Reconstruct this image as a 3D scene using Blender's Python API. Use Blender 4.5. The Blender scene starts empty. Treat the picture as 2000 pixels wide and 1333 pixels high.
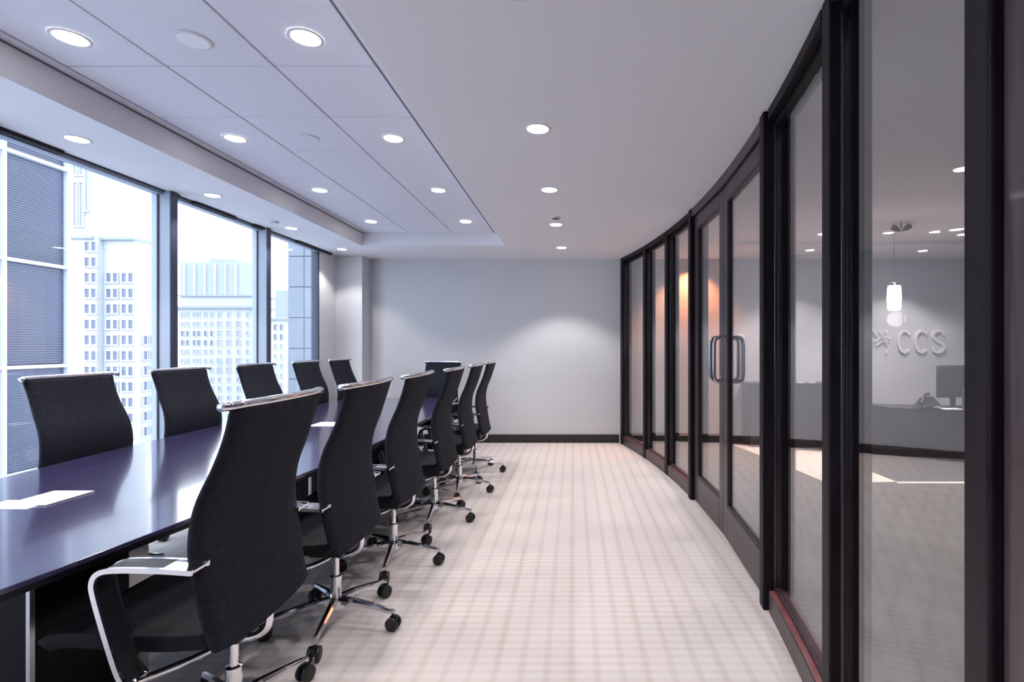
import bpy, bmesh, math, random
from mathutils import Vector, Matrix
random.seed(7)
SC = bpy.context.scene
COL = SC.collection
PI = math.pi
rad = math.radians

# ---------------------------------------------------------------- camera, world, exposure
H = 1.35                       # eye height
CEIL = 2.543
cam_d = bpy.data.cameras.new('camera'); cam_d.sensor_width = 36; cam_d.lens = 18
cam_d.shift_x = -0.06; cam_d.shift_y = 0.00425; cam_d.clip_start = 0.05; cam_d.clip_end = 2000
cam = bpy.data.objects.new('camera', cam_d); COL.objects.link(cam)
cam.location = (0, 0, H); cam.rotation_euler = (PI/2, 0, 0)
SC.camera = cam
SC.view_settings.view_transform = 'Standard'; SC.view_settings.look = 'None'
SC.view_settings.gamma = 1; SC.view_settings.use_curve_mapping = False
SC.view_settings.exposure = 0.8
SKY = 3.6
W = bpy.data.worlds.new('overcast_sky'); SC.world = W; W.use_nodes = True
wn = W.node_tree.nodes['Background']; wn.inputs[0].default_value = (0.90, 0.94, 1.0, 1); wn.inputs[1].default_value = SKY
LAMP = 27.0                    # watts of one ceiling downlight
LAMP_COL = (1.0, 0.93, 0.90)
RLAMP = 43.0                   # reception downlights
GLOW = 9.0

# ---------------------------------------------------------------- material helpers
def mat(name, col, rough=0.5, metal=0.0, coat=0.0, emis=0.0, spec=0.5, noise=0.0, nscale=20.0, bump=0.0, bscale=80.0, stretch=(1,1,1)):
    m = bpy.data.materials.new(name); m.use_nodes = True
    nt = m.node_tree; b = nt.nodes['Principled BSDF']
    b.inputs['Base Color'].default_value = (*col, 1); b.inputs['Roughness'].default_value = rough
    b.inputs['Metallic'].default_value = metal; b.inputs['Coat Weight'].default_value = coat
    b.inputs['Coat Roughness'].default_value = 0.08
    b.inputs['Specular IOR Level'].default_value = spec
    if emis:
        b.inputs['Emission Color'].default_value = (*col, 1); b.inputs['Emission Strength'].default_value = emis
    if noise or bump:
        tc = nt.nodes.new('ShaderNodeTexCoord'); mp = nt.nodes.new('ShaderNodeMapping')
        mp.inputs['Scale'].default_value = stretch
        nt.links.new(tc.outputs['Object'], mp.inputs['Vector'])
    if noise:
        n = nt.nodes.new('ShaderNodeTexNoise'); n.inputs['Scale'].default_value = nscale; n.inputs['Detail'].default_value = 3
        nt.links.new(mp.outputs[0], n.inputs['Vector'])
        r = nt.nodes.new('ShaderNodeValToRGB')
        r.color_ramp.elements[0].position = 0.3; r.color_ramp.elements[1].position = 0.7
        r.color_ramp.elements[0].color = (*[c*(1-noise) for c in col], 1)
        r.color_ramp.elements[1].color = (*[min(1, c*(1+noise)) for c in col], 1)
        nt.links.new(n.outputs['Fac'], r.inputs[0]); nt.links.new(r.outputs[0], b.inputs['Base Color'])
    if bump:
        n2 = nt.nodes.new('ShaderNodeTexNoise'); n2.inputs['Scale'].default_value = bscale; n2.inputs['Detail'].default_value = 2
        nt.links.new(mp.outputs[0], n2.inputs['Vector'])
        bp = nt.nodes.new('ShaderNodeBump'); bp.inputs['Strength'].default_value = bump; bp.inputs['Distance'].default_value = 0.004
        nt.links.new(n2.outputs['Fac'], bp.inputs['Height']); nt.links.new(bp.outputs[0], b.inputs['Normal'])
    return m

def glass_mat(name, tint, ior=1.45, extra=0.0):
    m = bpy.data.materials.new(name); m.use_nodes = True
    nt = m.node_tree; nt.nodes.clear()
    o = nt.nodes.new('ShaderNodeOutputMaterial'); mx = nt.nodes.new('ShaderNodeMixShader')
    t = nt.nodes.new('ShaderNodeBsdfTransparent'); g = nt.nodes.new('ShaderNodeBsdfGlossy')
    lw = nt.nodes.new('ShaderNodeLayerWeight'); lw.inputs['Blend'].default_value = 0.5      # Schlick reflectance, the same from both faces
    f = nt.nodes.new('ShaderNodeMath'); f.operation = 'POWER'; f.inputs[1].default_value = 5.0
    nt.links.new(lw.outputs['Facing'], f.inputs[0])
    f0 = ((ior-1)/(ior+1))**2
    ad = nt.nodes.new('ShaderNodeMath'); ad.operation = 'MULTIPLY_ADD'; ad.inputs[1].default_value = 1-f0; ad.inputs[2].default_value = f0+extra; ad.use_clamp = True
    t.inputs[0].default_value = (*tint, 1); g.inputs['Roughness'].default_value = 0.0
    g.inputs[0].default_value = (0.95, 0.97, 1, 1)
    nt.links.new(f.outputs[0], ad.inputs[0]); nt.links.new(ad.outputs[0], mx.inputs[0])
    nt.links.new(t.outputs[0], mx.inputs[1]); nt.links.new(g.outputs[0], mx.inputs[2]); nt.links.new(mx.outputs[0], o.inputs[0])
    return m

def carpet_mat(name, base, line, px, py, wx, wy, rot=0.0, amt=0.5, tone=0.06):
    """woven carpet: a plaid of thin lines (object space metres) plus fibre speckle"""
    m = bpy.data.materials.new(name); m.use_nodes = True
    nt = m.node_tree; N = nt.nodes; L = nt.links; b = N['Principled BSDF']
    b.inputs['Roughness'].default_value = 0.9; b.inputs['Specular IOR Level'].default_value = 0.15
    tc = N.new('ShaderNodeTexCoord'); mp = N.new('ShaderNodeMapping'); mp.inputs['Rotation'].default_value = (0, 0, rot)
    L.new(tc.outputs['Object'], mp.inputs['Vector'])
    # fibres wobble the lines a little
    wob = N.new('ShaderNodeTexNoise'); wob.inputs['Scale'].default_value = 35; L.new(mp.outputs[0], wob.inputs['Vector'])
    sx = N.new('ShaderNodeSeparateXYZ'); L.new(mp.outputs[0], sx.inputs[0])
    def line_at(out, pitch, width):
        a = N.new('ShaderNodeMath'); a.operation = 'MULTIPLY_ADD'; L.new(wob.outputs['Fac'], a.inputs[0]); a.inputs[1].default_value = pitch*0.12; L.new(out, a.inputs[2])
        p = N.new('ShaderNodeMath'); p.operation = 'PINGPONG'; L.new(a.outputs[0], p.inputs[0]); p.inputs[1].default_value = pitch/2
        r = N.new('ShaderNodeMapRange'); r.interpolation_type = 'SMOOTHSTEP'
        L.new(p.outputs[0], r.inputs[0]); r.inputs[1].default_value = width*0.3; r.inputs[2].default_value = width; r.inputs[3].default_value = 1; r.inputs[4].default_value = 0
        return r.outputs[0]
    lx = line_at(sx.outputs[0], px, wx); lx2 = line_at(sx.outputs[0], px*3, wx*1.2); ly = line_at(sx.outputs[1], py, wy)
    def m2(op, a, c):
        n = N.new('ShaderNodeMath'); n.operation = op
        for i, v in enumerate((a, c)):
            if isinstance(v, (int, float)): n.inputs[i].default_value = v
            else: L.new(v, n.inputs[i])
        return n.outputs[0]
    s = m2('ADD', m2('MULTIPLY', lx, 0.45), m2('MULTIPLY', ly, 0.38)); s = m2('ADD', s, m2('MULTIPLY', lx2, 0.15))
    big = N.new('ShaderNodeTexNoise'); big.inputs['Scale'].default_value = 2.2; big.inputs['Detail'].default_value = 2; L.new(mp.outputs[0], big.inputs['Vector'])
    s = m2('MULTIPLY', s, m2('ADD', m2('MULTIPLY', big.outputs['Fac'], 1.2), 0.35))
    s = m2('MULTIPLY', s, amt)
    fib = N.new('ShaderNodeTexNoise'); fib.inputs['Scale'].default_value = 220; L.new(mp.outputs[0], fib.inputs['Vector'])
    s = m2('ADD', s, m2('MULTIPLY', m2('SUBTRACT', fib.outputs['Fac'], 0.5), tone*4))
    mx = N.new('ShaderNodeMix'); mx.data_type = 'RGBA'; mx.clamp_factor = True
    L.new(s, mx.inputs[0]); mx.inputs[6].default_value = (*base, 1); mx.inputs[7].default_value = (*line, 1)
    L.new(mx.outputs[2], b.inputs['Base Color'])
    bp = N.new('ShaderNodeBump'); bp.inputs['Strength'].default_value = 0.25; bp.inputs['Distance'].default_value = 0.003
    L.new(fib.outputs['Fac'], bp.inputs['Height']); L.new(bp.outputs[0], b.inputs['Normal'])
    return m

M = dict(
    wall=mat('painted_wall', (0.635, 0.645, 0.675), 0.85, noise=0.015, nscale=3),
    ceil=mat('painted_ceiling', (0.82, 0.81, 0.84), 0.9),
    tile=mat('ceiling_tile', (0.80, 0.80, 0.86), 0.9, noise=0.02, nscale=60),
    gap=mat('tile_backing', (0.16, 0.16, 0.18), 0.9),
    base=mat('dark_baseboard', (0.025, 0.02, 0.02), 0.45),
    wood=mat('espresso_wood', (0.042, 0.027, 0.032), 0.38, coat=0.12, spec=0.4, noise=0.35, nscale=9, stretch=(6, 6, 0.5)),
    post=mat('dark_espresso_post', (0.010, 0.007, 0.010), 0.5, spec=0.15, noise=0.4, nscale=9, stretch=(6, 6, 0.5)),
    bead=mat('glossy_espresso_bead', (0.016, 0.012, 0.016), 0.22, spec=0.5, coat=0.3),
    sill=mat('mahogany_sill', (0.19, 0.065, 0.07), 0.35, coat=0.2, noise=0.3, nscale=9, stretch=(3, 0.8, 3)),
    table=mat('lacquered_table', (0.036, 0.031, 0.085), 0.17, coat=0.6, spec=0.6, noise=0.2, nscale=5, stretch=(6, 0.6, 1)),
    tedge=mat('table_edge', (0.010, 0.008, 0.014), 0.35),
    ped=mat('pedestal_veneer', (0.006, 0.005, 0.008), 0.55, spec=0.15),
    alu=mat('brushed_aluminium', (0.55, 0.56, 0.60), 0.35, metal=0.9),
    chrome=mat('polished_chrome', (0.78, 0.78, 0.82), 0.12, metal=1.0),
    satin=mat('satin_steel', (0.42, 0.42, 0.45), 0.28, metal=1.0),
    fabric=mat('charcoal_mesh_fabric', (0.0085, 0.010, 0.019), 0.8, spec=0.25, noise=0.5, nscale=60, bump=0.6, bscale=260),
    seat=mat('black_seat_leather', (0.007, 0.007, 0.010), 0.6, spec=0.15, bump=0.2),
    armpad=mat('black_arm_leather', (0.012, 0.012, 0.016), 0.5, spec=0.3),
    black=mat('black_plastic', (0.008, 0.008, 0.010), 0.4),
    paper=mat('white_paper', (0.85, 0.85, 0.87), 0.7),
    frame=mat('window_aluminium', (0.34, 0.39, 0.48), 0.45),
    framed=mat('dark_window_gasket', (0.035, 0.04, 0.08), 0.4),
    slot=mat('black_slot_shade', (0.006, 0.006, 0.012), 0.7),  # black colour replaces the shade up inside the blind slots
    trimw=mat('white_lamp_trim', (0.72, 0.72, 0.75), 0.5),
    speaker=mat('white_speaker_grille', (0.95, 0.96, 0.98), 0.6),
    glow=mat('lamp_diffuser', (1.0, 0.97, 0.96), 0.5, emis=GLOW),
    glass=glass_mat('clear_partition_glass', (0.955, 0.96, 0.965), 1.5, 0.005),
    wglass=glass_mat('window_glass', (0.94, 0.97, 1.0), 1.45, 0.0),
    carpet=carpet_mat('beige_plaid_carpet', (0.66, 0.615, 0.605), (0.45, 0.395, 0.335), 0.105, 0.053, 0.022, 0.016, amt=0.62),
    rcarpet=carpet_mat('grey_reception_carpet', (0.135, 0.13, 0.127), (0.08, 0.077, 0.075), 0.16, 0.30, 0.03, 0.10, rot=rad(38), amt=0.7),
    dcarpet=carpet_mat('dark_grey_carpet', (0.085, 0.083, 0.088), (0.06, 0.115, 0.12), 0.16, 0.22, 0.03, 0.06, rot=rad(20), amt=0.8),
    cream=mat('cream_carpet', (0.80, 0.74, 0.66), 0.9),
    desk=mat('slate_laminate', (0.042, 0.044, 0.054), 0.5),
    desktop=mat('slate_top', (0.028, 0.030, 0.038), 0.4),
    peach=mat('peach_wall_panel', (0.60, 0.46, 0.40), 0.8),
    sign=mat('brushed_sign_metal', (0.88, 0.88, 0.90), 0.5),
    shade=mat('opal_pink_glass', (1.0, 0.86, 0.88), 0.4, emis=5.0),
    stone=mat('pale_stone_facade', (0.38, 0.40, 0.43), 0.9, noise=0.03, nscale=0.3),
    stone2=mat('pale_grey_facade', (0.22, 0.25, 0.285), 0.9),
    bwin=mat('distant_window_pane', (0.10, 0.12, 0.19), 0.5),
    bwin2=mat('pale_distant_window_pane', (0.22, 0.25, 0.31), 0.5),
    towerg=mat('tower_glass_reflections', (0.04, 0.052, 0.10), 0.35, noise=0.7, nscale=0.22, stretch=(1, 1, 0.6)),  # patchy noise paints reflections of other buildings into the glass colour
    towerl=mat('tower_louvre', (0.065, 0.082, 0.135), 0.6),
    towerf=mat('tower_white_mullion', (0.45, 0.50, 0.58), 0.5),
    blueg=mat('pale_blue_tower_glass', (0.115, 0.14, 0.18), 0.5, noise=0.08, nscale=0.1),
    blues=mat('blue_tower_seam', (0.08, 0.11, 0.17), 0.6),
    street=mat('street_paving', (0.38, 0.40, 0.43), 0.9, noise=0.1, nscale=0.05),
)

# ---------------------------------------------------------------- mesh helpers
def tagp(o, label=None, cat=None, group=None, kind=None):
    if label: o['label'] = label
    if cat: o['category'] = cat
    if group: o['group'] = group
    if kind: o['kind'] = kind
    return o
def obj(name, bm, m, parent=None, smooth=False, bevel=0.0, segs=2):
    me = bpy.data.meshes.new(name)
    bmesh.ops.recalc_face_normals(bm, faces=bm.faces)
    bm.to_mesh(me); bm.free()
    for x in (m if isinstance(m, (list, tuple)) else [m]): me.materials.append(x)
    if smooth:
        for p in me.polygons: p.use_smooth = True
    o = bpy.data.objects.new(name, me); COL.objects.link(o)
    if parent is not None: o.parent = parent
    if bevel:
        md = o.modifiers.new('bevel', 'BEVEL'); md.width = bevel; md.segments = segs; md.limit_method = 'ANGLE'; md.angle_limit = rad(40)
    return o
def link_mesh(name, me, parent=None, loc=(0, 0, 0), rz=0.0):
    o = bpy.data.objects.new(name, me); COL.objects.link(o); o.parent = parent; o.location = loc; o.rotation_euler = (0, 0, rz)
    return o
def empty(name, loc=(0, 0, 0), rz=0.0):
    o = bpy.data.objects.new(name, None); COL.objects.link(o); o.location = loc; o.rotation_euler = (0, 0, rz); o.empty_display_size = 0.1
    return o
def BM(): return bmesh.new()
def box(bm, x0, x1, y0, y1, z0, z1, mi=0):
    v = [bm.verts.new(p) for p in ((x0,y0,z0),(x1,y0,z0),(x1,y1,z0),(x0,y1,z0),(x0,y0,z1),(x1,y0,z1),(x1,y1,z1),(x0,y1,z1))]
    for f in ((0,3,2,1),(4,5,6,7),(0,1,5,4),(1,2,6,5),(2,3,7,6),(3,0,4,7)):
        bm.faces.new([v[i] for i in f]).material_index = mi
    return bm
def prism(bm, pts, z0, z1):
    a = [bm.verts.new((x, y, z0)) for x, y in pts]; b = [bm.verts.new((x, y, z1)) for x, y in pts]; n = len(pts)
    bm.faces.new(a[::-1]); bm.faces.new(b)
    for i in range(n): bm.faces.new((a[i], a[(i+1) % n], b[(i+1) % n], b[i]))
    return bm
def lathe(bm, prof, n=24, c=(0, 0, 0), axis='z'):
    """prof: list of (r, h)"""
    rings = []
    for r, h in prof:
        ring = []
        for k in range(n):
            a = 2*PI*k/n; p = (r*math.cos(a), r*math.sin(a), h)
            if axis == 'y': p = (p[0], p[2], p[1])
            if axis == 'x': p = (p[2], p[0], p[1])
            ring.append(bm.verts.new((p[0]+c[0], p[1]+c[1], p[2]+c[2])))
        rings.append(ring)
    for a, b in zip(rings, rings[1:]):
        for k in range(n): bm.faces.new((a[k], a[(k+1) % n], b[(k+1) % n], b[k]))
    bm.faces.new(rings[0][::-1]); bm.faces.new(rings[-1])
    return bm
def tube(bm, pts, r, n=10):
    pts = [Vector(p) for p in pts]; rings = []; up = None
    for i, p in enumerate(pts):
        d = (pts[min(i+1, len(pts)-1)] - pts[max(i-1, 0)]).normalized()
        if up is None: up = Vector((0, 0, 1)) if abs(d.z) < 0.9 else Vector((0, 1, 0))
        s = d.cross(up).normalized(); up = s.cross(d).normalized()
        rr = r[i] if isinstance(r, (list, tuple)) else r
        rings.append([bm.verts.new(p + (s*math.cos(2*PI*k/n) + up*math.sin(2*PI*k/n))*rr) for k in range(n)])
    for a, b in zip(rings, rings[1:]):
        for k in range(n): bm.faces.new((a[k], a[(k+1) % n], b[(k+1) % n], b[k]))
    bm.faces.new(rings[0][::-1]); bm.faces.new(rings[-1])
    return bm
def strap(bm, path, yc, w, t):
    """flat band swept along an (x, z) path, width along y"""
    rings = []; n = len(path)
    for i, (x, z) in enumerate(path):
        a = path[max(i-1, 0)]; b = path[min(i+1, n-1)]; dx, dz = b[0]-a[0], b[1]-a[1]; l = math.hypot(dx, dz) or 1
        nx, nz = -dz/l*t/2, dx/l*t/2
        rings.append([bm.verts.new(p) for p in ((x+nx, yc-w/2, z+nz), (x+nx, yc+w/2, z+nz), (x-nx, yc+w/2, z-nz), (x-nx, yc-w/2, z-nz))])
    for a, b in zip(rings, rings[1:]):
        for k in range(4): bm.faces.new((a[k], a[(k+1) % 4], b[(k+1) % 4], b[k]))
    bm.faces.new(rings[0][::-1]); bm.faces.new(rings[-1])
    return bm
def spline(pts, k=6):
    """Catmull-Rom through points of any dimension"""
    out = []; n = len(pts)
    for i in range(n-1):
        p0, p1, p2, p3 = pts[max(i-1, 0)], pts[i], pts[i+1], pts[min(i+2, n-1)]
        for j in range(k):
            t = j/k
            out.append(tuple(0.5*(2*b + (c-a)*t + (2*a-5*b+4*c-d)*t*t + (3*b-a-3*c+d)*t**3) for a, b, c, d in zip(p0, p1, p2, p3)))
    out.append(tuple(pts[-1]))
    return out
def struct(name, bm, m, parent=None, **kw):
    o = obj(name, bm, m, parent, **kw)
    if parent is None: o['kind'] = 'structure'
    return o
def copy_tree(o, parent=None):
    c = o.copy(); COL.objects.link(c); c.parent = parent
    for ch in list(o.children): copy_tree(ch, c)
    return c

# glass wall: a circular arc in plan
CX, CY, R = -11.28, 3.888, 12.334
def arc(deg, r=R): a = rad(deg); return (CX + r*math.cos(a), CY + r*math.sin(a))
def arc_bar(bm, a0, a1, r0, r1, z0, z1, n=None):
    n = n or max(1, int(abs(a1-a0)/0.7))
    prev = None
    first = None
    for i in range(n+1):
        a = a0 + (a1-a0)*i/n
        q = [(*arc(a, r0), z0), (*arc(a, r1), z0), (*arc(a, r1), z1), (*arc(a, r0), z1)]
        q = [bm.verts.new(p) for p in q]
        if prev:
            for k in range(4): bm.faces.new((prev[k], prev[(k+1) % 4], q[(k+1) % 4], q[k]))
        else: first = q
        prev = q
    bm.faces.new(first[::-1]); bm.faces.new(prev)
    return bm

# ---------------------------------------------------------------- room shell
BACK = 7.10; NEAR = -2.2; XL = -3.17; XR = 7.6
struct('floor', box(BM(), -3.3, XR+.1, NEAR-.1, BACK+.1, -.15, 0), M['carpet'])
pts = [arc(a, R+.05) for a in [16.2-1.2*i for i in range(32)]]   # reception side of the glass wall
pts = [p for p in pts if NEAR < p[1] < BACK-.01]
rp = [(XR, BACK)] + [(arc(15.1, R+.05)[0], BACK)] + pts + [(pts[-1][0]-.1, NEAR), (XR, NEAR)]
struct('floor', prism(BM(), rp, 0.0, .004), M['rcarpet'])
struct('floor', prism(BM(), [(3.14,5.72),(3.16,5.02),(XR,4.95),(XR,BACK),(3.3,BACK),(3.2,6.46)], .004, .006), M['dcarpet'])
bm = BM()
prism(bm, [(2.1,7.0),(2.16,6.85),(2.36,5.82),(2.46,5.07),(2.76,5.0),(3.18,5.04),(3.14,5.70),(3.20,6.46),(2.66,6.60)], .004, .008)
prism(bm, [(3.16,4.98),(3.17,5.04),(XR,5.02),(XR,4.96)], .006, .0085)
struct('floor', bm, M['cream'])
struct('wall_back', box(BM(), -3.25, XR+.1, BACK, BACK+.15, 0, 2.85), M['wall'])
struct('wall_back_column', box(BM(), -3.25, -2.815, 6.82, BACK, 0, CEIL), M['wall'])
struct('wall_left', box(BM(), -3.25, XL+.0, 6.38, 6.82, 0, CEIL), M['wall'])
struct('wall_left', box(BM(), -3.25, XL+.0, NEAR, -1.2, 0, CEIL), M['wall'])
struct('wall_near', box(BM(), -3.3, XR+.1, NEAR-.15, NEAR, 0, 2.85), M['wall'])
struct('wall_right', box(BM(), XR, XR+.15, NEAR, BACK, 0, 2.85), M['wall'])
bm = box(BM(), -2.80, arc(14.9)[0]-.01, BACK-.015, BACK, 0, .115); box(bm, -2.815, -2.80, 6.82, BACK, 0, .115); box(bm, -3.17, -2.80, 6.805, 6.82, 0, .115)
struct('baseboard_back', bm, M['base'], bevel=.003)
struct('baseboard_back', box(BM(), arc(14.9, R+.14)[0]+.01, 3.4, BACK-.015, BACK, .004, .10), M['base'], bevel=.003)

# ceiling with a raised tile tray over the table and a shallow recess in the reception
TX0, TX1, TY1, TZ = -2.535, -.82, 6.12, 2.697
bm = BM()
box(bm, -3.27, TX0, NEAR, BACK, CEIL, 3.0)
box(bm, TX0, TX1, TY1, BACK, CEIL, 3.0); box(bm, TX0, TX1, NEAR, .10, CEIL, 3.0)
box(bm, TX1, 1.9, NEAR, BACK, CEIL, 3.0)
box(bm, 1.9, XR, NEAR, 4.42, CEIL, 3.0); box(bm, 1.9, XR, 6.1, BACK, CEIL, 3.0); box(bm, 1.9, XR, 4.42, 6.1, CEIL+.05, 3.0)
for xa, xb in ((TX0, TX0+.012), (TX1, TX1-.065)):       # sloping sides of the tray
    v = [bm.verts.new(p) for p in ((xa, .10, CEIL), (xa, TY1, CEIL), (xb, TY1, TZ), (xb, .10, TZ), (xa, .10, TZ+.02), (xa, TY1, TZ+.02))]
    bm.faces.new((v[0], v[1], v[2], v[3])); bm.faces.new((v[0], v[4], v[5], v[1])); bm.faces.new((v[3], v[2], v[5], v[4])); bm.faces.new((v[0], v[3], v[4])); bm.faces.new((v[1], v[5], v[2]))
ceiling = struct('ceiling', bm, M['ceil'])
obj('tile_backing', box(BM(), TX0, TX1, .10, TY1, TZ+.012, TZ+.10), M['gap'], ceiling)
xs = [-2.45, -1.965, -1.445, -.948]; P = .5475
tm = {}
for j in range(11):
    y1 = 5.755 - (j-1)*P if j else TY1-.004
    for i in range(3):
        x0, x1 = xs[i]+.004, xs[i+1]-.004
        if j == 0:                                   # cut tiles along the far edge
            obj('tile', box(BM(), x0, x1, 5.762, TY1-.004, TZ, TZ+.02), M['tile'], ceiling, bevel=.003, segs=1)
        elif i not in tm:
            o = obj('tile', box(BM(), 0, x1-x0, -P+.007, 0, 0, .02), M['tile'], ceiling, bevel=.003, segs=1); tm[i] = o.data; o.location = (x0, y1, TZ + random.uniform(0, .0015))
        else:
            o = link_mesh('tile', tm[i], ceiling, (x0, y1, TZ + random.uniform(0, .0015)))
            md = o.modifiers.new('bevel', 'BEVEL'); md.width = .003; md.segments = 1
for xa, xb in ((TX0+.014, -2.456), (-.942, TX1-.066)):
    obj('edge_tile', box(BM(), xa, xb, .1, TY1, TZ, TZ+.02), M['tile'], ceiling)
obj('edge_shadow_gap', box(BM(), TX0+.010, TX0+.022, .1, TY1, TZ-.006, TZ+.012), M['gap'], ceiling)  # dark strip painted for the shadow gap atop the tray side
obj('edge_shadow_gap', box(BM(), -.950, -.942, .1, TY1, TZ-.003, TZ+.012), M['gap'], ceiling)  # dark line drawn for the shadow gap beside the edge tiles

# black strips standing in for the shade inside the blind slots above the windows
struct('trim_1', box(BM(), -3.150, -3.140, -1.2, 6.40, CEIL-.006, CEIL), M['slot'])
for i, (a, b) in enumerate(((2.70, 3.14), (3.98, 4.06), (4.22, 4.74), (5.02, 5.27), (5.80, 6.62))):
    struct('trim_%d' % (i+2), box(BM(), -3.150, -3.120, a, b, CEIL-.022, CEIL), M['slot'])

# windows: four bays in view, two more beside and behind the camera
ys = [-1.2, .2, 1.44, 2.69, 3.94, 5.178, 6.345]
for i in range(len(ys)-1):
    w = empty('window_%d' % (i+1), (-3.2, ys[i], 0)); w['kind'] = 'structure'
    L = ys[i+1]-ys[i]
    obj('pane', box(BM(), -.012, 0, .02, L, .09, CEIL-.002), M['wglass'], w)
    b = box(BM(), -.03, .05, 0, L, 0, .09)
    obj('sill', b, M['frame'], w, bevel=.004)
    obj('mullion', box(BM(), -.05, .095, 0, .075, .0, CEIL-.001), [M['frame']], w, bevel=.003)
    obj('gasket', box(BM(), .0, .010, -.010, 0, .09, CEIL-.002), M['framed'], w)
    g = box(BM(), .095, .100, .004, .071, .0, CEIL-.001)
    obj('mullion_cap', g, M['framed'], w)
    obj('head_frame', box(BM(), -.03, .04, .075, L, CEIL-.03, CEIL-.001), M['frame'], w)
w = empty('window_7', (-3.2, 6.345, 0)); w['kind'] = 'structure'
obj('mullion', box(BM(), -.05, .035, 0, .035, 0, CEIL-.001), M['framed'], w, bevel=.003)

# ---------------------------------------------------------------- curved glass partition
part = empty('wall_right_partition', (0, 0, 0)); part['kind'] = 'structure'
MUL = [14.55, 10.50, 6.80, -9.96, -14.25]
def radial_box(a, w, r0, r1, z0, z1, bevel=.007, name='mullion', parent=None, m=None):
    """upright post: w along the arc, r0..r1 across it"""
    bm = BM(); h = math.degrees(w/2/R)
    prism(bm, [arc(a-h, r0), arc(a-h, r1), arc(a+h, r1), arc(a+h, r0)], z0, z1)
    return obj(name, bm, m or (M['bead'] if name == 'glazing_bead' else M['post']), parent, bevel=bevel, segs=3)
J0, J1 = 2.86, -5.80          # door jambs
for a in MUL:
    radial_box(a, .085, R-.005, R+.13, 0, CEIL, parent=part)
    radial_box(a, .093, R+.028, R+.066, .10, CEIL-.07, bevel=.012, name='glazing_bead', parent=part)
for a in (J0, J1):
    radial_box(a, .075, R-.022, R+.14, 0, CEIL, name='door_jamb', parent=part)
    s = -1 if a == J1 else 1
    radial_box(a+s*.19, .02, R+.030, R+.07, .10, CEIL-.07, bevel=.006, name='glazing_bead', parent=part)
bays = [(14.55, 10.50), (10.50, 6.80), (6.80, J0), (J1, -9.96), (-9.96, -14.25)]
for a0, a1 in bays:
    g = .27
    bm = arc_bar(BM(), a0-g, a1+g, R, R+.13, 0, .105); obj('bottom_rail', bm, M['wood'], part, bevel=.004)
    bm = arc_bar(BM(), a0-g, a1+g, R+.004, R+.032, .105, .112); obj('sill_cap', bm, M['sill'], part, bevel=.002)
    bm = arc_bar(BM(), a0-g, a1+g, R+.032, R+.07, .105, .130); obj('glazing_bead', bm, M['wood'], part, bevel=.004)
    bm = arc_bar(BM(), a0-g, a1+g, R-.004, R+.13, CEIL-.055, CEIL); arc_bar(bm, a0-g, a1+g, R+.032, R+.08, CEIL-.085, CEIL-.055)
    obj('top_rail', bm, M['post'], part, bevel=.004)
    bm = arc_bar(BM(), a0-g-.03, a1+g+.03, R+.042, R+.050, .12, CEIL-.075, n=4); obj('pane', bm, M['glass'], part, smooth=False)
bm = arc_bar(BM(), J0, J1, R-.012, R+.13, CEIL-.075, CEIL); obj('door_head', bm, M['wood'], part, bevel=.004)
# panelled end of the partition next to the last post
bm = arc_bar(BM(), -14.50, -27.6, R+.01, R+.12, 0, CEIL, n=12); struct('wall_right', bm, M['wood'])
# doors
def door(n, a0, a1, meet):
    """a0 > a1: leaf between those angles; flat leaf built along its chord"""
    p0, p1 = Vector(arc(a0, R+.012)), Vector(arc(a1, R+.012)); L = (p1-p0).length
    d = empty('door_%d' % n, (p0.x, p0.y, 0), math.atan2(p1.y-p0.y, p1.x-p0.x)); d['kind'] = 'structure'
    T = (0, .045)              # local +y = towards the reception after the rotation below
    ztop = CEIL-.08; st = .098
    for x in (0, L-st): obj('stile', box(BM(), x+.0015, x+st, *T, .012, ztop), M['wood'], d, bevel=.004)
    obj('bottom_rail', box(BM(), st, L-st, *T, .012, .235), M['wood'], d, bevel=.004)
    obj('top_rail', box(BM(), st, L-st, *T, ztop-.11, ztop), M['wood'], d, bevel=.004)
    bm = BM()
    for z0, z1 in ((.235, .250), (ztop-.125, ztop-.11)): box(bm, st, L-st, .004, .041, z0, z1)
    for x0, x1 in ((st, st+.015), (L-st-.015, L-st)): box(bm, x0, x1, .004, .041, .25, ztop-.125)
    obj('glazing_bead', bm, M['black'], d, bevel=.002)
    obj('pane', box(BM(), st+.002, L-st-.002, .019, .027, .237, ztop-.112), M['glass'], d)
    x = L-.055 if meet else .055
    for s in (1, -1):
        y0 = .045 if s > 0 else 0
        f = lambda q: y0 + s*q
        path = spline([(x, f(0), 1.40), (x, f(.045), 1.405), (x, f(.075), 1.375), (x, f(.078), 1.25), (x, f(.075), 1.125), (x, f(.045), 1.095), (x, f(0), 1.10)], 5)
        h = obj('pull_handle', tube(BM(), path, .0125, 12), M['satin'], d, smooth=True); h['label'] = 'tubular steel pull handle'
        bm = BM()
        for z in (1.40, 1.10): lathe(bm, [(.021, min(y0, y0+s*.006)), (.021, max(y0, y0+s*.006))], 16, (x, 0, z), 'y')
        obj('rose', bm, M['satin'], h)
        h2 = h
    return d
door(1, J0-.20, -1.20, True)
door(2, -1.22, J1+.20, False)

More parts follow.
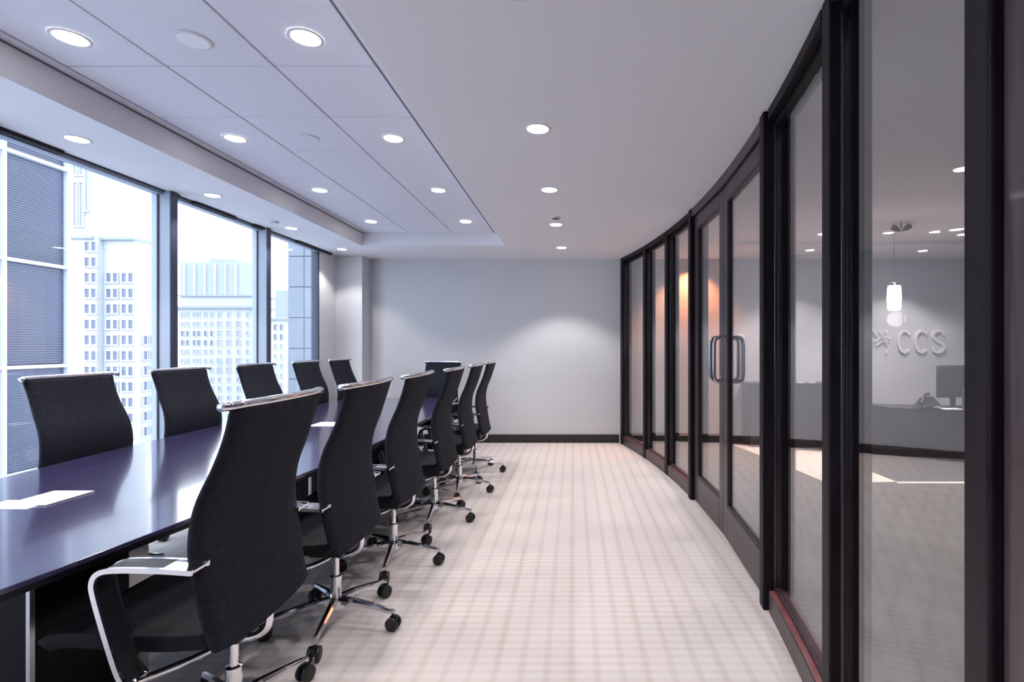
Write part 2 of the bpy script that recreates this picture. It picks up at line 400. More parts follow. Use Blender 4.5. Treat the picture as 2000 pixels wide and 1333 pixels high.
# ---------------------------------------------------------------- things in the ceiling
ORD = ['nearest', 'second', 'third', 'fourth', 'fifth']
def downlight(x, y, z, label, group, lit=True, watts=None, r=.058, glow='glow', angle=110):
    t = empty('downlight', (x, y, z)); tagp(t, label, 'ceiling light', group)
    bm = BM(); n = 32
    prof = [(r, -.001), (r+.006, -.004), (r+.014, -.003), (r+.016, 0)]
    rings = [[bm.verts.new((q*math.cos(2*PI*k/n), q*math.sin(2*PI*k/n), h)) for k in range(n)] for q, h in prof]
    for a, b in zip(rings, rings[1:]):
        for k in range(n): bm.faces.new((a[k], a[(k+1) % n], b[(k+1) % n], b[k]))
    obj('trim_ring', bm, M['trimw'], t, smooth=True)
    obj('diffuser', lathe(BM(), [(r*.97, -.0035), (r, -.002), (r, -.0005)], n), M[glow], t)
    ld = bpy.data.lights.new('lamp', 'SPOT'); ld.energy = watts or LAMP; ld.color = LAMP_COL; ld.spot_size = rad(angle); ld.spot_blend = .4; ld.shadow_soft_size = .05
    lo = bpy.data.objects.new('lamp', ld); COL.objects.link(lo); lo.parent = t; lo.location = (0, 0, -.012)
    return t
NTH = ['nearest the camera', 'second nearest the camera', 'third from the camera', 'fourth from the camera']
for c, (x, nm) in enumerate(((-2.20, 'window-side row of the tiled tray'), (-1.172, 'door-side row of the tiled tray'))):
    for k, y in enumerate((2.24, 3.33, 4.44, 5.565)):
        downlight(x, y, TZ-.001, 'lit downlight in the %s, %s' % (nm, NTH[k]), 'downlights in the tiled ceiling tray')
for k, y in enumerate((2.96, 4.07, 5.21, 6.346)):
    downlight(-2.87, y, CEIL, 'small lit downlight in the ceiling strip along the windows, %s' % NTH[k], 'downlights along the windows', watts=LAMP*.75, r=.052)
for k, (x, y) in enumerate(((-.197, 2.82), (-.184, 3.924), (-.172, 5.055), (-.144, 6.246))):
    downlight(x, y, CEIL, 'lit downlight in the plain ceiling above the aisle carpet, %s' % NTH[k], 'downlights above the aisle', watts=LAMP*(2.3 if k == 3 else 1), angle=102 if k == 3 else 112)
# the same rows go on behind the camera
for x, y, z in ((-2.2, 1.13, TZ-.001), (-1.172, 1.13, TZ-.001), (-.19, 1.7, CEIL), (-.19, .6, CEIL), (-.19, -.6, CEIL), (-1.7, -.6, CEIL), (-2.87, 1.85, CEIL)):
    downlight(x, y, z, 'lit downlight in the ceiling above and behind the camera', 'downlights behind the camera')
def disc(name, x, y, z, r, h, m, label, cat, slots=0):
    t = empty(name, (x, y, z)); tagp(t, label, cat)
    obj('rim', lathe(BM(), [(r*.92, -h), (r, -h*.5), (r, 0)], 28), M['trimw'], t)
    g = BM(); lathe(g, [(r*.80, -h-.002), (r*.86, -h-.0005)], 28)
    obj('grille', g, m, t)
    return t
disc('ceiling_speaker', -1.674, 2.256, TZ, .072, .006, M['speaker'], 'unlit round white ceiling speaker between the two nearest tray downlights', 'speaker')
disc('ceiling_speaker', -1.713, 3.326, TZ, .060, .004, M['tile'], 'faint flush round speaker further back in the middle of the ceiling tray', 'speaker')
disc('smoke_detector', -2.89, 4.93, CEIL, .045, .018, M['trimw'], 'small white detector in the ceiling strip above the windows', 'smoke detector')
disc('ceiling_sensor', -.165, 4.77, CEIL, .045, .012, M['gap'], 'small dark round sensor in the plain ceiling beside an aisle downlight', 'sensor')

# ---------------------------------------------------------------- table
AX = -2.07
def hw(y): return .81 - .03*(y-4.0)**2
TY = (.75, 6.18); TT = .72
outl = []
n = 40
for i in range(n+1):
    y = TY[0] + (TY[1]-TY[0])*i/n; outl.append((AX+hw(y), y))
for i in range(n+1):
    y = TY[1] - (TY[1]-TY[0])*i/n; outl.append((AX-hw(y)+.085, y))
tb = empty('conference_table', (AX, 3.4, 0)); tagp(tb, 'long boat-shaped conference table with a dark glossy top on slab pedestals', 'table')
sh = lambda p: [(x-AX, y-3.4) for x, y in p]
obj('tabletop', prism(BM(), sh(outl), TT-.016, TT), M['table'], tb, bevel=.003)
inn = [(AX + (x-AX)*.975, 3.46 + (y-3.46)*.992) for x, y in outl]
obj('edge_band', prism(BM(), sh(inn), TT-.040, TT-.016), M['tedge'], tb)
for (y0, y1) in ((1.60, 2.05), (3.30, 3.75), (5.05, 5.50)):
    p = obj('pedestal', box(BM(), -.22, .365, y0-3.4, y1-3.4, 0, TT-.040), M['ped'], tb, bevel=.003)
    obj('metal_strip', box(BM(), .365, .377, y0-3.406, y0-3.39, .0, TT-.041), M['alu'], p)
    obj('metal_strip', box(BM(), .365, .370, y1-3.4-.09, y1-3.402, .0, TT-.041), M['alu'], p)

# papers
def paper(x0, x1, y0, y1, sk, h, label, z=TT):
    pm = prism(BM(), [(x0, y0), (x1, y0), (x1+sk, y1), (x0+sk, y1)], z+.0005, z+h)
    return tagp(obj('paper', pm, M['paper'], bevel=0), label, 'paper', 'papers on the table')
paper(-2.237, -2.065, 2.005, 2.20, .006, .004, 'white sheets on the near end of the dark table, topmost of the two piles')
t = paper(-2.30, -2.10, 1.965, 2.08, .0, .003, 'thin white sheet half slipped under the near pile of paper', TT-.0)
t.location.z = 0.0
for v in t.data.vertices: v.co.z = TT+.0003 if v.co.z < TT+.001 else TT+.0012
for o in (bpy.data.objects['paper'],):
    for v in o.data.vertices: v.co.z += .0014
paper(-2.06, -1.86, 3.98, 4.18, .0, .004, 'white sheets lying further down the table behind the nearest chair')

# ---------------------------------------------------------------- chairs
def make_chair():
    t = empty('conference_chair')
    prof = spline([(.125, .425), (.105, .50), (.084, .62), (.066, .75), (.078, .87), (.125, .99), (.155, 1.08), (.178, 1.16)], 5)
    zb, zt = .425, 1.16
    def hwid(z):
        s = (z-zb)/(zt-zb)
        v = .262 + .020*math.sin(PI*min(1, s/.75)) if s < .75 else .262 - .006*math.sin(PI*(s-.75)/.25)
        return v
    bm = BM(); ny = 12; th = .026; grid = []
    for (x, z) in prof:
        w = hwid(z); row = []
        for j in range(ny+1):
            u = -1 + 2*j/ny
            xo = x + .016*(1-u*u) - .010 ; zz = z
            if z < .47: zz = z + (.47-z)*.25*abs(u)**4     # slightly rounded lower corners
            e = th if abs(u) < .99 else th*.55
            row.append(((xo+e/2, u*w, zz), (xo-e/2, u*w, zz)))
        grid.append(row)
    F = [[bm.verts.new(a) for a, b in r] for r in grid]; B = [[bm.verts.new(b) for a, b in r] for r in grid]
    for i in range(len(F)-1):
        for j in range(ny):
            bm.faces.new((F[i][j], F[i][j+1], F[i+1][j+1], F[i+1][j])); bm.faces.new((B[i][j], B[i+1][j], B[i+1][j+1], B[i][j+1]))
        for j in (0, ny): bm.faces.new((F[i][j], F[i+1][j], B[i+1][j], B[i][j]))
    for i in (0, len(F)-1):
        for j in range(ny): bm.faces.new((F[i][j], F[i][j+1], B[i][j+1], B[i][j]))
    obj('backrest', bm, M['fabric'], t, smooth=True)
    # chrome top rail, ends turned forward
    x1 = .178
    pts = [(x1-.035, -.276, 1.166), (x1-.018, -.279, 1.170)] + [(x1 + .018*(1-(k/6)**2)-.008, .268*k/6, 1.171) for k in range(-6, 7)] + [(x1-.018, .279, 1.170), (x1-.035, .276, 1.166)]
    obj('top_rail', tube(BM(), pts, .0135, 8), M['chrome'], t, smooth=True)
    # seat with waterfall front
    sp = spline([(.075, .462), (-.05, .455), (-.20, .460), (-.33, .468), (-.40, .455), (-.425, .425)], 4)
    bm = BM(); th = .055; rows = []
    for i, (x, z) in enumerate(sp):
        w = .245 if i < len(sp)-4 else .245 - .012*(i-len(sp)+4)
        a = sp[max(i-1, 0)]; b = sp[min(i+1, len(sp)-1)]; d = math.hypot(b[0]-a[0], b[1]-a[1]); nx, nz = (b[1]-a[1])/d, -(b[0]-a[0])/d
        e = th/2 if i < len(sp)-2 else th/2*.7
        rows.append([bm.verts.new((x + nx*s*e, y, z + nz*s*e - (.008 if abs(y) > .2 and s > 0 else 0))) for s, y in ((1, -w), (1, -w*.8), (1, 0), (1, w*.8), (1, w), (-1, w), (-1, 0), (-1, -w))])
    for a, b in zip(rows, rows[1:]):
        for k in range(8): bm.faces.new((a[k], a[(k+1) % 8], b[(k+1) % 8], b[k]))
    bm.faces.new(rows[0]); bm.faces.new(rows[-1][::-1])
    obj('seat', bm, M['seat'], t, bevel=.012, smooth=True)
    # arms: flat chrome loops
    for s in (-1, 1):
        path = spline([(.092, .700), (.0, .706), (-.12, .708), (-.172, .700), (-.192, .672), (-.186, .625), (-.150, .50), (-.118, .405), (-.095, .372)], 5)
        bm = BM(); yc = s*.286
        for e in (-1, 1): strap(bm, path, yc+e*.034, .009, .015)
        strap(bm, path[:6], yc, .062, .007)                       # chrome plate where the arm meets the back
        tube(bm, [(-.095, yc-.03, .372), (-.095, yc+.03, .372)], .008, 8)
        a = obj('armrest', bm, M['chrome'], t)
        a['label'] = 'wide looped armrest with chrome edges'
        obj('arm_pad', strap(BM(), path[5:-1], yc, .060, .008), M['armpad'], a)
    # cross frame under the seat
    bm = BM()
    tube(bm, spline([(-.095, -.300, .372), (-.090, -.24, .355), (-.05, -.12, .335), (-.02, 0, .330), (-.05, .12, .335), (-.090, .24, .355), (-.095, .300, .372)], 5), .012, 8)
    tube(bm, spline([(-.02, 0, .33), (.06, 0, .335), (.115, 0, .37), (.125, 0, .44)], 5), .014, 8)
    obj('seat_frame', bm, M['chrome'], t, smooth=True)
    obj('tilt_mechanism', box(BM(), -.10, .06, -.07, .07, .345, .425), M['black'], t, bevel=.01)
    bm = lathe(BM(), [(.026, .10), (.026, .235), (.015, .24), (.015, .35)], 16)
    obj('gas_column', bm, M['chrome'], t, smooth=False)
    obj('base_hub', lathe(BM(), [(.030, .075), (.040, .085), (.040, .118), (.030, .128)], 20), M['chrome'], t)
    # five legs and casters (shared meshes, local +x outward)
    bm = BM()
    pr = [(.02, .118, .021, .018), (.10, .116, .019, .015), (.20, .103, .015, .012), (.285, .088, .011, .011), (.308, .084, .009, .009)]
    rows = [[bm.verts.new(p) for p in ((x, -w, z+h*.3), (x, -w*.5, z+h), (x, w*.5, z+h), (x, w, z+h*.3), (x, w*.7, z-h), (x, -w*.7, z-h))] for x, z, w, h in pr]
    for a, b in zip(rows, rows[1:]):
        for k in range(6): bm.faces.new((a[k], a[(k+1) % 6], b[(k+1) % 6], b[k]))
    bm.faces.new(rows[0]); bm.faces.new(rows[-1][::-1])
    leg0 = obj('leg', bm, M['chrome'], t)
    cb = BM()
    for s in (-1, 1): lathe(cb, [(.022, s*.008), (.030, s*.010), (.032, s*.016), (.030, s*.024), (.018, s*.027)], 20, (.298, 0, .032), 'y')
    box(cb, .286, .318, -.008, .008, .030, .066)
    lathe(cb, [(.006, .06), (.006, .085)], 10, (.298, 0, 0))
    c0 = obj('caster', cb, M['black'], leg0, smooth=False)
    for k in range(1, 5):
        l = link_mesh('leg', leg0.data, t, rz=rad(72*k)); link_mesh('caster', c0.data, l)
    return t
proto = make_chair()
used = [False]
def place_chair(x, y, rz, base_rot, label, group, s=1.0, arm=.93):
    t = copy_tree(proto) if used[0] else proto
    used[0] = True
    t.location = (x, y, 0); t.rotation_euler = (0, 0, rad(rz)); t.scale = (s, s, s)
    legs = [c for c in t.children if c.name.startswith('leg')]
    for k, l in enumerate(legs): l.rotation_euler = (0, 0, rad(base_rot + 72*k - rz))
    for c in t.children:
        if c.name.startswith('armrest'): c.scale = (1, 1, arm)   # arms adjusted to slide under the tabletop
    return tagp(t, label, 'chair', group)
D = 'black high-backed chair on the aisle side, '
for (x, y, rz, br, lb) in (
    (-1.18, 1.78, 0, -2, 'black high-backed chair with chrome arms, largest and closest, seen from behind'),
    (-1.15, 2.48, 0, -9.5, D+'second, just beyond the closest'),
    (-1.125, 3.20, 0, -8, D+'third from the camera in its row'),
    (-1.08, 3.98, 0, -12, D+'fourth from the camera in its row'),
    (-1.06, 4.75, 0, -9, D+'fifth from the camera in its row'),
    (-1.05, 5.49, 0, -6, D+'last in the row towards the back wall')):
    place_chair(x, y, rz, br, lb, 'chairs on the aisle side of the table', arm=1.0 if y < 2 else .93)
D = 'black chair on the window side, '
for (x, y, rz, br, lb) in (
    (-2.755, 2.98, 180, 20, D+'largest, before the pane with the dark tower'),
    (-2.765, 3.82, 180, -31, D+'second, in front of the first window mullion'),
    (-2.765, 4.72, 180, 5, D+'third, in front of the bright middle pane'),
    (-2.75, 5.58, 180, 44, D+'fourth, in front of the far pane'),
    (-2.74, 6.36, 180, 15, D+'last, in front of the white wall column')):
    place_chair(x, y, rz, br, lb, 'chairs on the window side of the table')
place_chair(-1.72, 6.42, 72, 10, 'black chair at the far head of the table, before the back wall', None, .97)

# ---------------------------------------------------------------- reception beyond the glass
d = empty('credenza', (2.9, 6.9, .004)); tagp(d, 'plain slate-grey credenza against the reception wall behind the glass doors', 'cabinet')
obj('body', box(BM(), -.57, .66, -.15, .19, .09, .82), M['desk'], d, bevel=.004)
obj('countertop', box(BM(), -.58, .67, -.16, .19, .82, .846), M['desktop'], d, bevel=.003)
obj('plinth', box(BM(), -.565, .66, -.156, .19, 0, .09), M['base'], d)
for x, lb in ((2.98, 'small white card lying on the grey credenza, the left of two'), (3.12, 'small white card lying on the grey credenza, the right of two')):
    tagp(obj('card', box(BM(), x, x+.09, 6.78, 6.85, .851, .862), M['paper']), lb, 'card', 'cards on the credenza')
d = empty('reception_desk', (3.47, 6.34, .004)); tagp(d, 'long slate-grey reception desk with a sloping top beyond the glass wall', 'desk')
fr = [(0, 0), (.42, -.09), (1.15, -.30), (2.2, -.50)]; bk = [(2.35, .05), (1.25, .22), (.5, .36), (.03, .38)]
def desk_part(z0, z1s, off=0.0):
    bm = BM(); P_ = fr + bk; tops = z1s + z1s[::-1]
    a = [bm.verts.new((x, y-(off if i < 4 else 0), z0)) for i, (x, y) in enumerate(P_)]
    b = [bm.verts.new((x, y-(off if i < 4 else 0), z)) for i, ((x, y), z) in enumerate(zip(P_, tops))]
    n = len(P_); bm.faces.new(a[::-1]); 
    for i in range(3): bm.faces.new((b[i], b[i+1], b[n-2-i], b[n-1-i]))
    for i in range(n): bm.faces.new((a[i], a[(i+1) % n], b[(i+1) % n], b[i]))
    return bm
zt = [.63, .565, .56, .56]
obj('front_panel', desk_part(.085, zt), M['desk'], d)
obj('plinth', desk_part(0, [.085]*4, .006), M['base'], d)
obj('end_trim', box(BM(), -.012, .0, -.004, .02, .09, .63), M['trimw'], d)
bm = BM()
for i in range(3):
    (x0, y0), (x1, y1) = fr[i], fr[i+1]; (u0, v0), (u1, v1) = [( (bk[::-1])[i] ), ((bk[::-1])[i+1])]
    z0, z1 = zt[i], zt[i+1]
    q = [(x0, y0-.012, z0), (x1, y1-.012, z1), (u1, v1, z1), (u0, v0, z0)]
    a = [bm.verts.new(p) for p in q]; b = [bm.verts.new((p[0], p[1], p[2]+.018)) for p in q]
    bm.faces.new(a[::-1]); bm.faces.new(b)
    for k in range(4): bm.faces.new((a[k], a[(k+1) % 4], b[(k+1) % 4], b[k]))
obj('desktop', bm, M['desktop'], d)
# monitor, phone, speaker on the desk
ZD = .589
m_ = empty('monitor', (4.69, 6.29, ZD)); tagp(m_, 'dark computer monitor standing on the reception desk', 'monitor'); m_.rotation_euler = (0, 0, rad(8))
obj('housing', box(BM(), -.25, .25, -.02, .02, .12, .515), M['desktop'], m_, bevel=.008)
obj('stand', box(BM(), -.03, .03, 0.02, .05, 0, .3), M['black'], m_, bevel=.004)
obj('base', lathe(BM(), [(.11, 0), (.11, .008), (.03, .02)], 24), M['black'], m_)
obj('screen', box(BM(), -.24, .24, .020, .022, .13, .505), M['black'], m_)
p_ = empty('desk_phone', (4.29, 6.19, ZD)); tagp(p_, 'dark desk phone with raised handset at the left of the monitor', 'telephone')
bm = BM(); v = [bm.verts.new(q) for q in ((-.13,-.08,0),(.12,-.08,0),(.12,.10,0),(-.13,.10,0),(-.10,-.07,.03),(.12,-.07,.04),(.12,.09,.14),(-.04,.09,.13))]
for f in ((0,3,2,1),(4,5,6,7),(0,1,5,4),(1,2,6,5),(2,3,7,6),(3,0,4,7)): bm.faces.new([v[i] for i in f])
obj('body', bm, M['black'], p_, bevel=.008)
obj('handset', tube(BM(), spline([(-.12, -.05, .055), (-.07, -.01, .115), (.0, .05, .16), (.06, .08, .165)], 4), .018, 8), M['desktop'], p_, smooth=True)
obj('keypad', box(BM(), .02, .10, -.076, -.072, .004, .03), M['trimw'], p_)
s_ = empty('desk_speaker', (4.66, 6.02, ZD)); tagp(s_, 'slim grey upright box in front of the monitor, cut by the glass wall post', 'speaker')
obj('cabinet', box(BM(), -.06, .06, -.05, .05, 0, .26), M['desk'], s_, bevel=.01)
obj('grille', box(BM(), -.045, .045, -.054, -.049, .02, .24), M['alu'], s_)
tagp(obj('paper', box(BM(), 4.38, 4.58, 6.02, 6.12, ZD, ZD+.012), M['paper'], bevel=.001), 'white papers lying on the reception desk below the monitor', 'paper')

# wall panel lit orange, switch plate, letters
struct('wall_back_panel', box(BM(), 1.30, 2.02, BACK-.03, BACK, .10, CEIL), M['peach'])
ld = bpy.data.lights.new('orange_lamp', 'SPOT'); ld.energy = 75; ld.color = (1.0, .42, .20); ld.spot_size = rad(110); ld.spot_blend = .7; ld.shadow_soft_size = .03
t = empty('orange_accent_light', (1.62, 6.80, CEIL)); tagp(t, 'ceiling accent lamp casting orange light on the panel behind the far glass', 'ceiling light')
obj('housing', lathe(BM(), [(.02, -.05), (.035, -.045), (.04, 0)], 20), M['black'], t)
lo = bpy.data.objects.new('orange_lamp', ld); COL.objects.link(lo); lo.parent = t; lo.location = (0, 0, -.06); lo.rotation_euler = (rad(14), 0, 0)
s_ = empty('wall_switch', (2.325, BACK, 1.456)); tagp(s_, 'small white switch plate on the reception wall above the credenza end', 'switch')
obj('plate', box(BM(), -.05, .05, -.008, 0, -.055, .055), M['paper'], s_, bevel=.002)
obj('rocker', box(BM(), -.018, .018, -.014, -.008, -.03, .03), M['trimw'], s_, bevel=.002)

def stroke(bm, pts, w, y0, y1):
    """flat ribbon letter stroke on the XZ plane"""
    rows = []
    for i, (x, z) in enumerate(pts):
        a = pts[max(i-1, 0)]; b = pts[min(i+1, len(pts)-1)]; dx, dz = b[0]-a[0], b[1]-a[1]; l = math.hypot(dx, dz) or 1
        ww = w[i] if isinstance(w, list) else w
        nx, nz = -dz/l*ww/2, dx/l*ww/2
        rows.append([bm.verts.new(p) for p in ((x+nx, y0, z+nz), (x-nx, y0, z-nz), (x-nx, y1, z-nz), (x+nx, y1, z+nz))])
    for a, b in zip(rows, rows[1:]):
        for k in range(4): bm.faces.new((a[k], a[(k+1) % 4], b[(k+1) % 4], b[k]))
    bm.faces.new(rows[0][::-1]); bm.faces.new(rows[-1])
    return bm
def WX(px): return (px-1120)/1000*BACK
def WZ(py): return H + (675-py)/1000*BACK
sg = empty('wall_sign', (0, BACK, 0)); tagp(sg, 'pale metal letters C C S and figure emblem on the reception wall', 'sign')
def letterC(x0, x1, z0, z1):
    cx, cz, rx, rz = (x0+x1)/2, (z0+z1)/2, (x1-x0)/2-.01, (z1-z0)/2-.014
    return [(cx+rx*1.05*math.cos(rad(a)), cz+rz*math.sin(rad(a))) for a in range(42, 320, 10)]
for a, b in ((1752, 1779), (1785, 1812)):
    obj('letter', stroke(BM(), letterC(WX(a), WX(b), WZ(690.5), WZ(645)), .030, -.03, -.004), M['sign'], sg)['label'] = 'letter C'
x0, x1, z0, z1 = WX(1818)+.012, WX(1844)-.012, WZ(690.5)+.014, WZ(645)-.014; cx = (x0+x1)/2; rx = (x1-x0)/2; h = z1-z0
S = spline([(x1, z1-.055), (cx+rx*.6, z1-.008), (cx, z1), (cx-rx*.75, z1-.02), (x0+.005, z1-.075), (cx-rx*.5, z1-.12), (cx, z0+h*.5), (cx+rx*.6, z0+h*.40), (x1, z0+.075), (cx+rx*.7, z0+.018), (cx, z0), (cx-rx*.7, z0+.012), (x0-.002, z0+.065)], 4)
obj('letter', stroke(BM(), S, .030, -.03, -.004), M['sign'], sg)['label'] = 'letter S'
for pts, w in ((((1704, 646), (1712, 657), (1722, 662), (1736, 668)), .018), (((1706, 668), (1716, 661), (1727, 659), (1738, 662)), .020),
               (((1722, 662), (1730, 671), (1733, 680), (1730, 690)), .018), (((1710, 676), (1720, 668), (1728, 668)), .014), (((1716, 648), (1722, 655), (1726, 662)), .014)):
    obj('emblem_stroke', stroke(BM(), spline([(WX(a), WZ(b)) for a, b in pts], 4), w, -.03, -.004), M['sign'], sg)
obj('emblem_head', lathe(BM(), [(.022, -.03), (.022, -.004)], 16, (WX(1729), 0, WZ(648)), 'y'), M['sign'], sg)

# pendant and spot heads
p_ = empty('pendant_lamp', (3.32, 5.3, CEIL+.05)); tagp(p_, 'glowing pinkish glass cylinder pendant hanging in the reception', 'pendant lamp')
obj('shade', lathe(BM(), [(.050, -.88), (.060, -.86), (.066, -.76), (.062, -.66), (.056, -.625)], 24), M['shade'], p_, smooth=True)
obj('cap', lathe(BM(), [(.056, -.625), (.050, -.60), (.012, -.59)], 20), M['satin'], p_)
obj('cord', tube(BM(), [(0, 0, -.59), (0, 0, -.3), (0, 0, 0)], .003, 6), M['satin'], p_)
obj('canopy', lathe(BM(), [(.012, -.02), (.022, -.015), (.022, 0)], 20), M['satin'], p_)
ld = bpy.data.lights.new('pendant_bulb', 'POINT'); ld.energy = 6; ld.color = (1, .8, .8); ld.shadow_soft_size = .08
lo = bpy.data.objects.new('pendant_bulb', ld); COL.objects.link(lo); lo.parent = p_; lo.location = (0, 0, -.97)
def spot_head(x, y, z0, parts, label):
    t = empty('track_spotlight', (x, y, z0)); tagp(t, label, 'spotlight')
    bm = tube(BM(), [(0, 0, 0), (0, 0, -.06)], .006, 8)
    obj('stem', bm, M['black'], t)
    for (a, b) in parts:
        obj('lamp_head', tube(BM(), [a, [(p+q)/2 for p, q in zip(a, b)], b], [.012, .026, .030], 12), M['black'], t)
spot_head(3.315, 5.18, CEIL+.05, [((-.012, 0, -.085), (-.085, 0, -.045)), ((.012, 0, -.085), (.085, 0, -.035))], 'pair of small dark spot heads on the reception ceiling above the pendant')
spot_head(3.00, 5.3, CEIL+.05, [((0, 0, -.06), (-.02, 0, -.15)), ((.0, 0, -.17), (.01, 0, -.23))], 'dark adjustable spot head on the reception ceiling beside the glass mullion')
RL = [(3.09, 4.54, 'beyond the near clear pane'), (2.78, 5.71, 'beside the big mullion'), (2.96, 6.41, 'near the grey credenza'), (4.40, 6.45, 'near the sign wall'),
      (3.475, 5.65, 'just behind the pendant'), (4.36, 5.735, 'cut by the near post'), (2.63, 3.46, 'high at the edge of the near post')]
for x, y, lb in RL:
    z = CEIL+.05 if 4.42 < y < 6.1 else CEIL
    downlight(x, y, z, 'small lit downlight in the reception ceiling, '+lb, 'reception downlights', watts=RLAMP, r=.05)
for x, y in ((5.6, 5.0), (5.6, 2.5), (4.0, 1.5), (2.4, 1.2), (4.0, -.6), (6.2, .5)):
    downlight(x, y, CEIL+.05 if 4.42 < y < 6.1 else CEIL, 'lit downlight in the reception ceiling hidden beyond the dark wood wall', 'reception downlights out of view', watts=RLAMP, r=.05)

# ---------------------------------------------------------------- the city outside
struct('ground', box(BM(), -900, 500, -400, 900, -42, -41), M['street'])
def pane_mesh(w, h, m, fr, d=.25):
    bm = BM()
    box(bm, -w/2, w/2, -d*.4, 0, -h/2, h/2, 0)
    for a in ((-w/2-.18, -w/2, -h/2, h/2), (w/2, w/2+.18, -h/2, h/2)): box(bm, a[0], a[1], -d, 0, a[2], a[3], 1)
    box(bm, -w/2-.25, w/2+.25, -d*1.4, 0, -h/2-.25, -h/2, 1); box(bm, -w/2-.18, w/2+.18, -d, 0, h/2, h/2+.18, 1)
    me = bpy.data.meshes.new('window'); bmesh.ops.recalc_face_normals(bm, faces=bm.faces); bm.to_mesh(me); bm.free(); me.materials.append(m); me.materials.append(fr)
    return me
# white high-rise, first pane
Y1 = 90.0
def fx(px, Y): return (px-1120)/1000*Y
def fz(py, Y): return H+(675-py)/1000*Y
b = empty('high_rise', (fx(220, Y1), Y1, -41)); tagp(b, 'white stone high-rise with paired windows seen through the first bright pane', 'building')
def bpart(name, p, xa, xb, ya, yb, za, zb, m):
    l = p.location; return obj(name, box(BM(), xa-l.x, xb-l.x, ya-l.y, yb-l.y, za-l.z, zb-l.z), m, p)
bpart('tower_shaft', b, fx(112, Y1), fx(190, Y1-1.2), Y1-1.2, Y1+9, -41, 60, M['stone'])
bpart('main_block', b, fx(196, Y1), fx(264, Y1), Y1, Y1+9, -41, fz(467, Y1), M['stone'])
bpart('cornice', b, fx(196, Y1), fx(265, Y1), Y1-.8, Y1+9.5, fz(470, Y1), fz(465, Y1), M['stone2'])
bpart('cornice', b, fx(119, Y1), fx(197, Y1), Y1-1.7, Y1+12, fz(470, Y1), fz(465, Y1), M['stone2'])
wm = pane_mesh(.75, 1.5, M['bwin'], M['stone'])
def bw(p, me, px, py, Y, yo=0.0, scale=1.0):
    o = link_mesh('window', me, p, (fx(px, Y)-p.location.x, yo, fz(py, Y)-p.location.z)); o.scale = (scale, 1, scale); return o
for r in range(15):
    y = 482 + r*30.4
    for x in (172, 185): bw(b, wm, x, y, Y1-1.2, -1.2)
    for x in (214, 227, 244, 257):
        if r > 1: bw(b, wm, x, y, Y1)
    for dy in (1.9, 3.3):
        if r > 5:
            o = bw(b, wm, 0, y, Y1); o.location = (fx(264, Y1)-b.location.x, dy, fz(y, Y1)-b.location.z); o.rotation_euler = (0, 0, PI/2)
sl = pane_mesh(.55, 7.5, M['bwin2'], M['stone'])
for x, y in ((149, 400), (161, 400), (172, 370), (172, 280), (149, 300), (161, 300)): bw(b, sl, x, y, Y1-1.2, -1.2)
# pale block behind it
Yp = 150.0
b = empty('office_block', (fx(270, Yp), Yp, -41)); tagp(b, 'very pale tall block rising behind the white high-rise', 'building')
bpart('wall', b, fx(150, Yp), fx(236, Yp), Yp, Yp+10, -41, 82, M['stone'])
for k in range(5): bpart('pilaster', b, fx(188+k*10, Yp), fx(191+k*10, Yp), Yp-.6, Yp, -41, 82, M['stone2'])
# white block, second pane
Y2 = 190.0
b = empty('office_block', (fx(450, Y2), Y2, -41)); tagp(b, 'white office block with many small windows seen through the middle pane', 'building')
bpart('wall', b, fx(330, Y2), fx(505, Y2), Y2, Y2+20, -41, fz(600, Y2), M['stone'])
bpart('attic_storey', b, fx(340, Y2), fx(492, Y2), Y2+3, Y2+20, fz(600, Y2), fz(578, Y2), M['stone'])
bpart('cornice', b, fx(328, Y2), fx(507, Y2), Y2-1.5, Y2+20, fz(603, Y2), fz(599, Y2), M['stone2'])
bpart('parapet', b, fx(338, Y2), fx(494, Y2), Y2+2, Y2+20, fz(578, Y2), fz(575, Y2), M['stone2'])
wm2 = pane_mesh(.95, 1.7, M['bwin2'], M['stone']); wm3 = pane_mesh(1.7, 2.2, M['bwin2'], M['stone']); wm4 = pane_mesh(.95, 1.9, M['bwin'], M['stone'])
for r in range(13):
    y = 616 + r*18.0
    for k, x in enumerate((357, 367, 380, 389, 402, 414)): bw(b, wm4 if r in (2, 3) else wm2, x, y, Y2)
    for x in (429, 447, 466): bw(b, wm3 if r in (1, 2, 3, 5, 6) else wm2, x, y, Y2)
    bw(b, wm2, 484, y, Y2)
# grey block behind
Y3 = 300.0
b = empty('office_block', (fx(420, Y3), Y3, -41)); tagp(b, 'pale grey block with a low dome-like crown behind the middle office block', 'building')
bpart('wall', b, fx(352, Y3), fx(470, Y3), Y3, Y3+30, -41, fz(512, Y3), M['stone2'])
bpart('penthouse', b, fx(400, Y3), fx(440, Y3), Y3+4, Y3+26, fz(512, Y3), fz(503, Y3), M['stone2'])
for k in range(6): bpart('pilaster', b, fx(360+k*20, Y3), fx(363+k*20, Y3), Y3-1, Y3, -41, fz(516, Y3), M['stone'])
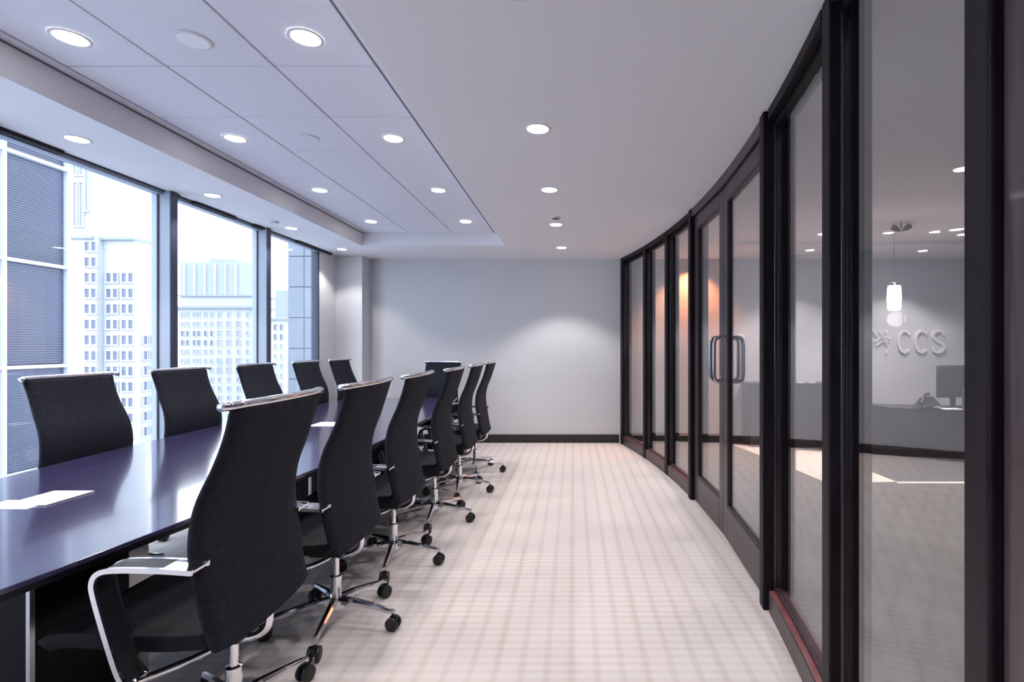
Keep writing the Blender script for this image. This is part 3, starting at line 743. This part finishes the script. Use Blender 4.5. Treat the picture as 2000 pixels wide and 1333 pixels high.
# third pane
Y4 = 170.0
b = empty('office_block', (fx(545, Y4), Y4, -41)); tagp(b, 'white block with a grey stepped roof seen in the narrow far pane', 'building')
bpart('wall', b, fx(520, Y4), fx(600, Y4), Y4, Y4+20, -41, fz(620, Y4), M['stone'])
bpart('cornice', b, fx(519, Y4), fx(601, Y4), Y4-1.2, Y4+20, fz(625, Y4), fz(621, Y4), M['stone2'])
bpart('roof_block', b, fx(524, Y4), fx(560, Y4), Y4+4, Y4+20, fz(620, Y4), fz(565, Y4), M['stone2'])
for r in range(10):
    for x in (538, 550): bw(b, wm4 if r < 2 else wm2, x, 640+r*19, Y4)
# pale blue glass tower
Y5 = 60.0
b = empty('glass_tower', (fx(600, Y5), Y5, -41)); tagp(b, 'pale blue glass tower filling the right side of the far window', 'building')
bpart('core', b, fx(562, Y5), fx(690, Y5), Y5+.15, Y5+18, -41, 34, M['blues'])
pw = (fx(690, Y5)-fx(562, Y5))/4; ph = 3.6
pm = box(BM(), .04, pw-.04, -.02, .15, .05, ph-.05); me = bpy.data.meshes.new('panel'); pm.to_mesh(me); pm.free(); me.materials.append(M['blueg'])
for i in range(4):
    for k in range(14):
        link_mesh('panel', me, b, (fx(562, Y5)-b.location.x+i*pw, 0, 41-17+k*ph))
# dark louvred tower, running along the street on the left
XD = -18.0
b = empty('glass_tower', (XD, 8, -41)); tagp(b, 'dark blue glass tower with white mullions outside the nearest window pane', 'building')
ZF = .64+41
obj('core', box(BM(), -14, -.4, -22, 10.3, 0, 80), M['towerf'], b)
obj('corner_pier', box(BM(), -.5, .02, 10.2, 10.32, 0, 80), M['towerf'], b)
pnl = BM(); box(pnl, -.38, -.12, .03, 2.0, .08, 3.39); pme = bpy.data.meshes.new('panel'); bmesh.ops.recalc_face_normals(pnl, faces=pnl.faces); pnl.to_mesh(pme); pnl.free(); pme.materials.append(M['towerg'])
lv = BM()
for k in range(40): box(lv, -.12, -.09, .03, 2.0, .12+k*.081, .142+k*.081)
lme = bpy.data.meshes.new('louvres'); bmesh.ops.recalc_face_normals(lv, faces=lv.faces); lv.to_mesh(lme); lv.free(); lme.materials.append(M['towerl'])
for i in range(5):
    y = 10.2-2.03*(i+1)
    obj('mullion', box(BM(), -.4, .03, y-.06, y+.07, 0, 80), M['towerf'], b)
    for k in range(-5, 6):
        p = link_mesh('panel', pme, b, (0, y, ZF+3.47*k)); l = link_mesh('louvres', lme, p); l['kind'] = 'stuff'
for k in range(-5, 7): obj('spandrel', box(BM(), -.4, .06, -12, 10.2, ZF+3.47*k-.06, ZF+3.47*k+.05), M['towerf'], b)
